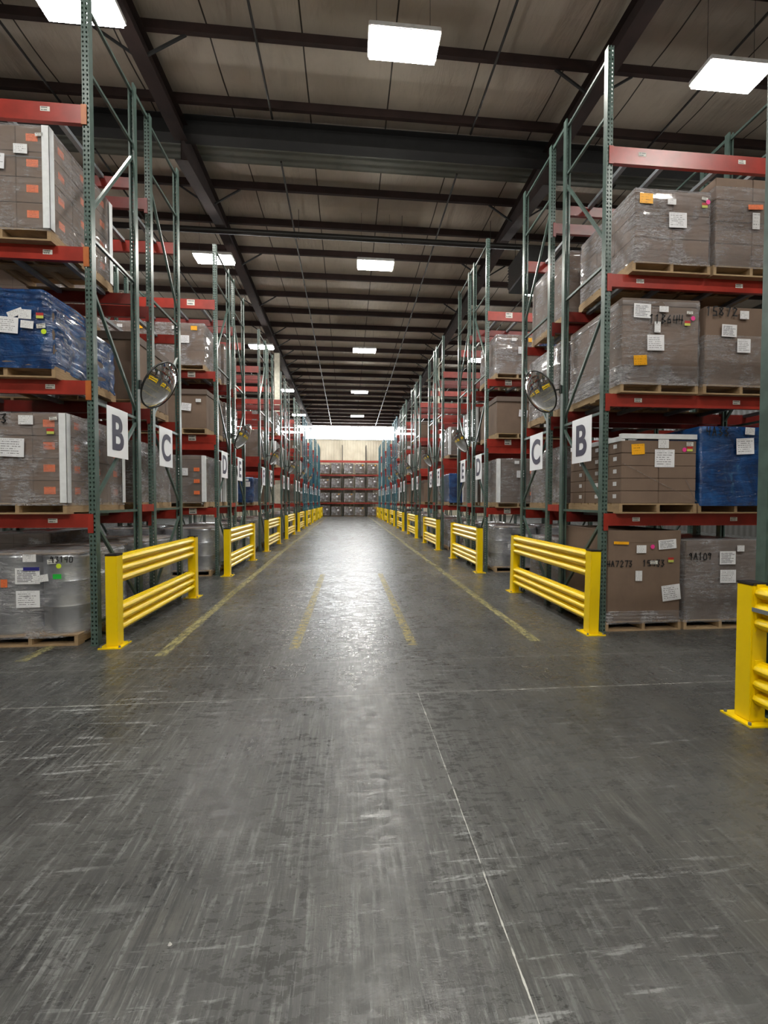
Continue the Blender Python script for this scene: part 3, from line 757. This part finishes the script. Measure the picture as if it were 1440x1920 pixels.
# ------------------------------------------------------------------ hand placed loads, racks marked B
Y0 = 5.0; YF = Y0 - .085
def cx(a, b): return (a + b) / 2
# left B, from top
r = load_root(-3.2 - .51, YF, LEVELS[2], False, 'brown carton stack with orange stickers, white corner boards, top shelf of left rack B')
carton_stack(r, 1.0, 1.18, 1.08, 3, 3, 4, 1, 'card', True, 'side'); corner_boards(r, 1.0, 1.08, 1.18); wrap(r, 1.0, 1.18, 1.08, 'film', .02, 21)
decal(r, 'tagw', .23, PH + .82, -.02, 0, .14, .1); decal(r, 'bar', .42, PH + .98, -.02, -.1); decal(r, 'doc', -.03, PH + .68, -.022, .05)
MB().box(-.512, .512, -.013, -.012, PH + .74, PH + .746).build('strapping_band', M['strap'], r)
r = load_root(-3.18 - .51, YF, LEVELS[1], False, 'blue film-wrapped load with loose papers and a lime dot on left rack B')
sheet_stack(r, 1.0, 1.18, .62, 'card2'); wrap(r, 1.0, 1.18, .62, 'bluewrap', .04, 31, name='blue_stretch_wrap', amp=.012)
inst('blue_top_bundle', shell_mesh(.8, .95, .2, .05, M['bluewrap'], .01, 33), r, (-.02, .06, PH + .65))
decal(r, 'doc', .06, PH + .42, -.03, .06, .2, .17); decal(r, 'tagw', .23, PH + .54, -.031, .04, .13, .1); decal(r, 'tagw', .25, PH + .43, -.032, .08, .13, .08)
decal(r, 'bar', .39, PH + .42, -.03, -.1, .09, .045); decal(r, 'lime', .42, PH + .36, -.03); decal(r, 'flag', .38, PH + .53, -.03); decal(r, 'tagw', .13, PH + .55, -.028, -.4, .16, .07)
r = load_root(-3.08 - .52, YF, LEVELS[0], False, 'brown carton stack with white corner boards on the lowest beam of left rack B')
carton_stack(r, 1.02, 1.18, .98, 3, 3, 4, 2, 'card', True, 'side'); corner_boards(r, 1.02, .98, 1.18); wrap(r, 1.02, 1.18, .98, 'film2', .02, 22)
decal(r, 'tagw', .12, PH + .9, -.022, 0, .15, .1); decal(r, 'bar', .4, PH + .92, -.022, -.1); decal(r, 'doc', -.03, PH + .6, -.024, .03, .26, .2); decal(r, 'flag', .37, PH + .78, -.022)
inst('marker_writing', writing_mesh('93', .1, 4), r, (-.12, -.022, PH + .86))
w4 = inst('marker_writing', writing_mesh('54', .1, 8), r, (.535, .93, PH + .75), math.pi / 2)
r = load_root(-3.0 - .57, Y0 + .02, 0, False, 'silver-grey drums under film and a kraft lid on the floor of left rack B')
drums(r, 41)
decal(r, 'tagw', .02, PH + .88, -.016, 0, .14, .085); decal(r, 'form', .0, PH + .68, -.02, 0, .26, .18); inst('label_header', P(.17, .04, 'navyp'), r, (.045, -.026, PH + .76))
decal(r, 'tagw', .14, PH + .65, -.024, -.15, .16, .08); decal(r, 'green', .31, PH + .67, -.018); decal(r, 'doc', 0, PH + .42, -.02, 0, .25, .19); decal(r, 'bar', .26, PH + .84, -.02, -.1, .1, .05)
decal(r, 'lime', .335, PH + .79, -.024); inst('marker_writing', writing_mesh('93140', .065, 3), r, (.38, -.026, PH + .83))
decal(r, 'or', -.25, PH + .6, -.016, 0, .07, .09)
# right B shelf loads: nearest the aisle first
r = load_root(3.97, YF, LEVELS[2], False, 'shiny wrapped cartons with an amber sticker on the upper shelf of right rack B')
carton_stack(r, .98, 1.18, .86, 2, 3, 3, 3, 'card'); wrap(r, .98, 1.18, .86, 'film2', .02, 23)
decal(r, 'am', -.36, PH + .74, -.02, 0, .17, .12); decal(r, 'doc', .05, PH + .5, -.024, -.02, .23, .18); decal(r, 'tagw', -.03, PH + .72, -.02); decal(r, 'bar', .4, PH + .78, -.02, .15)
decal(r, 'pink', .44, PH + .74, -.02); decal(r, 'flag', .4, PH + .7, -.02)
r = load_root(5.03, YF, LEVELS[2], False, 'tall wrapped carton load with a torn orange sticker on right rack B upper shelf')
carton_stack(r, .99, 1.18, 1.07, 2, 3, 4, 5, 'card'); wrap(r, .99, 1.18, .95, 'film', .02, 25)
decal(r, 'or', .02, PH + .72, -.02, -.05, .2, .06); decal(r, 'tagw', .03, PH + .55, -.02, 0, .1, .2)
r = load_root(3.84, YF, LEVELS[1], False, 'wrapped brown box marked 11B644 with a pink dot on right rack B')
sheet_stack(r, 1.0, 1.18, 1.0, 'card'); MB().box(-.507, .507, -.004, 1.19, PH + .93, PH + 1.02).build('box_lid', M['card2'], r, bevel=.005)
wrap(r, 1.01, 1.18, .98, 'film', .03, 26, amp=.01); wrap(r, 1.03, 1.2, .2, 'film2', .04, 27)
decal(r, 'form', -.26, PH + .86, -.024, .02, .22, .17); decal(r, 'tagw', .02, PH + .89, -.024, 0, .12, .07); decal(r, 'bar', .36, PH + .86, -.024); decal(r, 'pink', .4, PH + .79, -.024); decal(r, 'flag', .33, PH + .73, -.024)
decal(r, 'tagw', -.06, PH + .67, -.024, 0, .08, .13); decal(r, 'doc', -.08, PH + .48, -.024, -.02, .22, .19); decal(r, 'am', -.28, PH + .26, -.03, -.06, .17, .12)
inst('marker_writing', writing_mesh('11B644', .1, 11), r, (.08, -.024, PH + .72))
r = load_root(4.93, YF, LEVELS[1], False, 'wrapped brown box marked 15872 behind the near right post on rack B')
sheet_stack(r, 1.0, 1.18, .96, 'card'); wrap(r, 1.0, 1.18, .6, 'film', .03, 28)
inst('marker_writing', writing_mesh('15872', .11, 12), r, (-.28, -.02, PH + .84)); decal(r, 'form', -.2, PH + .66, -.024, .02, .2, .15); decal(r, 'tagw', .0, PH + .86, -.024, 0, .12, .1); decal(r, 'doc', 0, PH + .48, -.024, 0, .18, .17)
for i in range(7): inst('side_label', P(.06, .045, 'small'), r, (-.5025, .3, PH + .1 + i * .115), -math.pi / 2)
r = load_root(3.85, YF, LEVELS[0], False, 'unwrapped brown carton stack with white top edge boards on right rack B')
carton_stack(r, .99, 1.18, .78, 2, 3, 5, 6, 'card')
MB().box(-.497, .497, -.006, .05, PH + .8, PH + .86).build('edge_board', M['board'], r); MB().box(-.5, -.45, 0, 1.18, PH + .77, PH + .83).build('edge_board', M['board'], r)
for j in range(3):
    for l in range(5): inst('side_label', P(.07, .05, 'small'), r, (-.4975, .12 + .39 * j, PH + .09 + l * .156), -math.pi / 2)
decal(r, 'am', -.28, PH + .67, -.004, -.06, .17, .13); decal(r, 'doc', .07, PH + .56, -.004, 0, .26, .22); decal(r, 'tagw', .05, PH + .74, -.008, 0, .14, .11); decal(r, 'bar', .4, PH + .74, -.008, 0, .09, .05)
decal(r, 'pink', .33, PH + .67, -.002); decal(r, 'flag', .4, PH + .68, -.006)
q = MB(); q.bar((-.49, -.008, PH + .5), (.5, -.008, PH + .02), .006, .002); q.bar((.35, -.008, PH + .3), (.5, -.008, PH + .02), .02, .003); q.build('film_tail', M['film2'], r)
r = load_root(4.895, YF, LEVELS[0], False, 'deep blue film-wrapped carton load on the lowest beam of right rack B')
sheet_stack(r, .99, 1.18, .92, 'card2'); wrap(r, .99, 1.18, .96, 'bluewrap', .035, 36, name='blue_stretch_wrap', amp=.01)
decal(r, 'doc', .08, PH + .72, -.03, -.05, .24, .2); decal(r, 'tagw', .14, PH + .91, -.03, .05, .13, .09); inst('marker_writing', writing_mesh('4A33', .1, 14), r, (-.28, -.03, PH + .85))
r = load_root(3.76, Y0 + .02, 0, False, 'big unwrapped brown box with black marker numbers on the floor of right rack B')
sheet_stack(r, .98, 1.16, 1.14, 'card'); MB().box(-.492, .492, 0, 1.17, PH + 1.0, PH + 1.155).build('box_lid', M['card'], r, bevel=.005)
wrap(r, .98, 1.16, .12, 'film2', .03, 29, amp=.012)
inst('marker_writing', writing_mesh('4A7273', .075, 15), r, (-.32, -.008, PH + .7)); inst('marker_writing', writing_mesh('15933', .08, 16), r, (.14, -.008, PH + .7))
decal(r, 'tagw', -.05, PH + .92, -.01, 0, .13, .1); decal(r, 'pink', .1, PH + .95, -.006); decal(r, 'form', .3, PH + .98, -.01, -.08, .24, .12); decal(r, 'bar', .12, PH + .75, -.012, 0, .1, .045); decal(r, 'flag', .35, PH + .78, -.01)
decal(r, 'tagw', -.08, PH + .58, -.01, 0, .09, .13); decal(r, 'doc', .36, PH + .36, -.012, -.12, .25, .2); decal(r, 'am', -.32, PH + 1.0, -.01, .03, .2, .035)
r = load_root(4.82, Y0 + .02, 0, False, 'grey film-wrapped box marked 9A109 on the floor of right rack B')
sheet_stack(r, 1.0, 1.16, 1.02, 'card2'); wrap(r, 1.0, 1.16, 1.02, 'film', .03, 30, amp=.01)
inst('marker_writing', writing_mesh('9A109', .085, 17), r, (-.3, -.024, PH + .78)); decal(r, 'form', .06, PH + .8, -.024, 0, .22, .17); decal(r, 'tagw', .24, PH + .92, -.024, 0, .1, .08); decal(r, 'doc', .07, PH + .56, -.024, 0, .22, .17)

# ------------------------------------------------------------------ all racks and the remaining loads
lvl_name = ('floor', 'first beam', 'second beam', 'third beam')
def fill(side, row_y, flip, letter, i, npos, seed):
    rnd = random.Random(seed)
    sname = 'left' if side < 0 else 'right'
    xe = XL if side < 0 else XR
    for pos in range(npos):
        for lv in range(4):
            if lv == 0: kind = 'drums' if rnd.random() < .75 else 'taupe'
            else: kind = rnd.choices(('wrapped', 'taupe', 'boards', 'box', 'blue'), (4, 3, 2.5, 1.6, .25))[0]
            var = rnd.randrange(3) if kind == 'wrapped' else (rnd.randrange(2) if kind != 'drums' else 0)
            skip = rnd.random()
            key = (side, letter, lv, pos)
            if key in OVER:
                if OVER[key] is None: continue
                kind, var = OVER[key]
            else:
                if i >= 2 and lv == 3 and skip < .85: continue
                if i >= 2 and lv == 2 and skip < .6: continue
                if i >= 3 and lv == 1 and skip < .4: continue
                if i >= 3 and lv == 0 and skip < .25: continue
            off = (.68, 1.85)[pos] + rnd.uniform(-.05, .05)
            x = xe + side * off
            y = row_y + (.085 if flip else -.085)
            if lv == 0: y = row_y + (.05 if flip else -.05)
            z = 0 if lv == 0 else LEVELS[lv - 1] + (.1 if (i >= 1 and lv == 2) else 0)
            where = ('aisle end' if pos == 0 else 'second from aisle')
            shelf = 'on the floor' if lv == 0 else 'on the ' + lvl_name[lv]
            place_load(kind, var, x, y, z, flip, f'{KINDS[kind][1]} {shelf} of {sname} rack {letter}, {where}')
OVER = {
    (-1, 'D', 3, 0): ('wrapped', 1), (-1, 'D', 2, 0): ('box', 0), (-1, 'D', 1, 0): ('boards', 0), (-1, 'D', 0, 0): ('drums', 0),
    (1, 'D', 3, 0): ('wrapped', 1), (1, 'D', 2, 0): ('box', 0), (1, 'D', 1, 0): ('boards', 0), (1, 'D', 0, 0): ('drums', 0),
    (-1, 'F', 1, 0): ('blue', 0), (1, 'F', 1, 0): ('blue', 1), (1, 'F', 2, 0): ('boards', 1), (-1, 'F', 2, 0): None, (-1, 'F', 3, 0): None, (1, 'F', 3, 0): None,
    (1, 'C', 3, 0): ('wrapped', 0), (-1, 'C', 3, 0): None, (1, 'C', 2, 0): ('taupe', 1), (-1, 'C', 2, 0): ('box', 1), (-1, 'C', 1, 0): ('taupe', 0), (1, 'C', 1, 0): ('taupe', 0),
    (1, 'C', 0, 0): ('taupe', 0), (-1, 'C', 0, 0): ('drums', 0), (1, 'C', 3, 1): None,
    (-1, 'E', 3, 0): ('wrapped', 0), (1, 'E', 3, 0): None, (-1, 'E', 2, 0): ('taupe', 0), (-1, 'G', 3, 0): None, (-1, 'G', 2, 0): ('wrapped', 0),
}
NROW = 9
for i in range(NROW):
    for side in (-1, 1):
        sname = 'left' if side < 0 else 'right'; colour = 'green' if i < 5 else 'blue'
        nb = 2 if i < 2 else 1
        x0 = XL - nb * BAY if side < 0 else XR
        yf = Y0 + PITCH_R * i; yb = yf + 2 * RD + FLUE
        rich = 2 if i == 0 else (1 if i == 1 else 0)
        h = 7.65 if (side > 0 and i == 1) else 7.2
        la, lb = LET[2 * i], LET[2 * i + 1]
        tall = 8.3 if (side < 0 and i == 0) else None
        make_rack(x0, yf, False, nb, colour, rich, f'{colour} and red pallet rack facing the camera with sign {la}, {sname} of the aisle', h, tall, spacer=True, deep=(i >= 1))
        make_rack(x0, yb, True, nb, colour, min(rich, 1), f'{colour} and red pallet rack facing away with sign {lb}, {sname} of the aisle', h, deep=(i >= 1))
        if i > 0: fill(side, yf, False, la, i, 1 if i > 1 else 2, 100 + i * 7 + side)
        fill(side, yb, True, lb, i, 1 if i > 0 else 2, 300 + i * 7 + side)
# the near right rack whose end post cuts the picture edge
ra = Y0 - PITCH_R + 2 * RD + FLUE
make_rack(XR, ra, True, 1, 'green', 1, 'green and red pallet rack at the right picture edge behind the nearest yellow guard')

# rack against the far wall
fr_x0, fr_y = -3.13 - BAY, 45.35
FZ = (1.49, 3.0, 4.5, 6.0)
make_rack(fr_x0, fr_y, False, 4, 'dark', 0, 'dark framed red beam pallet rack across the far wall', 7.65, levels=FZ)
for k in range(4):
    for lv in range(4):
        for p_ in range(2):
            x = fr_x0 + BAY * k + (.68, 1.87)[p_]
            if x > 3.6: continue
            kind = 'taupe' if (k + p_ + lv) % 3 else 'wrapped'; var = (k * 3 + lv + p_) % 2
            z = 0 if lv == 0 else FZ[lv - 1]
            colname = ('leftmost', 'left of centre', 'right of centre', 'rightmost')[k]
            place_load(kind, var, x, fr_y - .06 if lv else fr_y + .05, z, False,
                       f'{KINDS[kind][1].split()[-2]} cartons {"on floor" if lv == 0 else "on " + lvl_name[lv]} of far wall rack, {colname} bay, {("left", "right")[p_]}')

# ------------------------------------------------------------------ yellow guard rails
def rail_profile(side, zb):
    """three outward ribs, returns (x,z) profile; side=+1 bulges to +x"""
    pts = []; H_ = .335; n = 3; seg = H_ / n
    pts.append((-.012 * side, zb))
    for k_ in range(n):
        for j in range(7):
            a = math.pi * j / 6
            pts.append((side * (-.012 + .062 * math.sin(a)), zb + seg * k_ + seg * .5 - (seg * .40) * math.cos(a)))
    pts.append((-.012 * side, zb + H_)); pts.append((-.03 * side, zb + H_)); pts.append((-.03 * side, zb))
    return pts
def guard(xc, ya, yb, side, label, lean=0.0):
    t = empty('guard_rail', (xc, ya, 0)); tag(t, label, 'guard rail', 'yellow guard rails at the rack ends')
    L = yb - ya
    for y in (.064, L - .064):
        Mx = Matrix.Translation((0, y, 0)) @ Matrix.Rotation(lean, 4, 'Y')
        p = MB(); p.box(-.064, .064, -.064, .064, .012, 1.03, 0, Mx); po = p.build('guard_post', M['yellow'], t, bevel=.006)
        MB().box(-.067, .067, -.067, .067, 1.03, 1.05, 0, Mx).build('post_cap', M['cap'], po, bevel=.005)
        MB().box(-.12, .12, y - .125, y + .125, 0, .012).build('base_plate', M['yellow'], po)
        bl = MB()
        for a in (-.1, .1):
            for b in (-.1, .1): bl.tube((a, y + b, .012), (a, y + b, .03), .011, 6)
        bl.build('anchor_bolt', M['strap'], po)
    for zb in (.13, .695):
        r_ = MB(); pr = rail_profile(side, zb); r_.extrude(pr, .13, L - .13, 'y', 0, True)
        n = len(pr)
        r_.f.append(tuple(range(n))); r_.mi.append(0); r_.f.append(tuple(range(n, 2 * n))); r_.mi.append(0)
        ro = r_.build('corrugated_rail', M['yellow'], t, smooth=True)
        for yy in (.128, L - .134): MB().box(-.035, .035, yy, yy + .006, zb - .01, zb + .345).build('rail_bracket', M['yellow'], ro)
    return t
for i in range(NROW):
    y0 = Y0 - .08 + PITCH_R * i; y1 = y0 + 2.56
    for side in (-1, 1):
        la, lb = LET[2 * i], LET[2 * i + 1]
        guard(-2.64 if side < 0 else 3.035, y0, y1, -side, f'yellow triple-ribbed steel guard at the rack ends below signs {la} and {lb}, {"left" if side < 0 else "right"} side', .02 if (side > 0 and i == 0) else 0)
ga = guard(3.035, .42, 2.96, -1, 'yellow steel guard cut by the right picture edge, nearest the viewer')
MB().box(-.062, -.058, 2.3, 2.42, .84, .87).build('maker_plate', M['strap'], ga)

# ------------------------------------------------------------------ aisle letter signs
SIGN = MB().box(-.235, .235, -.002, .002, -.3, .3).mesh('sign_board', M['white'])
def letter_mesh(ch):
    cu = bpy.data.curves.new('letter', 'FONT'); cu.body = ch; cu.size = .6; cu.align_x = 'CENTER'; cu.align_y = 'CENTER'; cu.offset = .016; cu.extrude = .001
    ob = bpy.data.objects.new('letter', cu); COL.objects.link(ob)
    dg = bpy.context.evaluated_depsgraph_get(); me = bpy.data.meshes.new_from_object(ob.evaluated_get(dg)); bpy.data.objects.remove(ob)
    xs = [v.co.x for v in me.vertices]; ys_ = [v.co.y for v in me.vertices]
    mx, my = (min(xs) + max(xs)) / 2, (min(ys_) + max(ys_)) / 2; sc = .42 / (max(ys_) - min(ys_)); w_ = min(.9, .34 / ((max(xs) - min(xs)) * sc) if (max(xs) - min(xs)) * sc > .3 else 1.05)
    for v in me.vertices: v.co = ((v.co.x - mx) * sc * (1 if ch == 'I' else .86), v.co.z, (v.co.y - my) * sc)
    me.materials.clear(); me.materials.append(M['navy']); return me
for i in range(NROW):
    for j in range(2):
        ch = LET[2 * i + j]; lm = letter_mesh(ch)
        for side in (-1, 1):
            y = Y0 + PITCH_R * i + (.445 if j == 0 else 1.82)
            # slight offset so the board hangs clear of the horizontal brace
            t = empty('aisle_sign', ((XL + .055) if side < 0 else (XR - .055), y, 2.475), math.pi / 2 if side < 0 else -math.pi / 2)
            col_ = 'green' if i < 5 else 'blue'
            tag(t, f'white sign with dark letter {ch} hung on the {col_} rack frame, {"left" if side < 0 else "right"} side', 'sign', 'aisle letter signs')
            inst('sign_board', SIGN, t); inst('letter', lm, t, (0, -.0045, 0))
# ------------------------------------------------------------------ convex mirrors
def mirror_meshes():
    R, S = .33, .62; v = MB(); rings = 10; n = 40
    h0 = S - math.sqrt(S * S - R * R); v.v.append((0, 0, h0))
    for r in range(1, rings + 1):
        rr = R * r / rings; z = math.sqrt(S * S - rr * rr) - (S - h0)
        for i in range(n): v.v.append((rr * math.cos(2 * math.pi * i / n), rr * math.sin(2 * math.pi * i / n), z))
    for i in range(n): v.f.append((0, 1 + i, 1 + (i + 1) % n)); v.mi.append(0)
    for r in range(rings - 1):
        for i in range(n):
            j = (i + 1) % n; a = 1 + r * n; v.f.append((a + i, a + n + i, a + n + j, a + j)); v.mi.append(0)
    cap_ = v.mesh('mirror_dome', M['mirror'], smooth=True)
    q = MB(); n2 = 8
    for i in range(n):
        a = 2 * math.pi * i / n
        for j in range(n2):
            b = 2 * math.pi * j / n2; rr = R + .011 * math.cos(b); q.v.append((rr * math.cos(a), rr * math.sin(a), .011 * math.sin(b)))
    for i in range(n):
        for j in range(n2):
            a, b = i * n2, ((i + 1) % n) * n2; q.f.append((a + j, b + j, b + (j + 1) % n2, a + (j + 1) % n2)); q.mi.append(0)
    rim = q.mesh('mirror_rim', M['rim'], smooth=True)
    bk = MB(); k_ = 0
    bk.tube((0, 0, -.02), (0, 0, -.004), R - .005, 32); back = bk.mesh('mirror_back', M['rim'])
    return cap_, rim, back
cap_, rim, back = mirror_meshes()
for i in range(6):
    for side in (-1, 1):
        pos = Vector((-2.5, 5.89, 3.19)) if side < 0 else Vector((2.84, 6.05, 3.27)); pos.y += PITCH_R * i
        if i > 0 and side > 0: pos.z -= .08
        t = empty('convex_mirror', pos); tag(t, f'round convex mirror with black rim on the {"left" if side < 0 else "right"} rack post beside sign {LET[2 * i + 1]}', 'mirror', 'aisle mirrors')
        nrm = Vector((.86 * -side, -.09, -.5)).normalized(); R_ = nrm.to_track_quat('Z', 'Y')
        for nm, me in (('mirror_dome', cap_), ('mirror_rim', rim), ('mirror_back', back)):
            o = inst(nm, me, t); o.rotation_mode = 'QUATERNION'; o.rotation_quaternion = R_
        px = (XL + .0565) if side < 0 else (XR - .0565); py = Y0 + RD + PITCH_R * i - .03
        a = Vector((px, py, pos.z + .04)) - pos
        MB().tube(-nrm * .02, a, .011, 8).tube(a + Vector((0, 0, -.06)), a + Vector((0, 0, .06)), .018, 8).build('mirror_bracket', M['rim'], t, smooth=True)
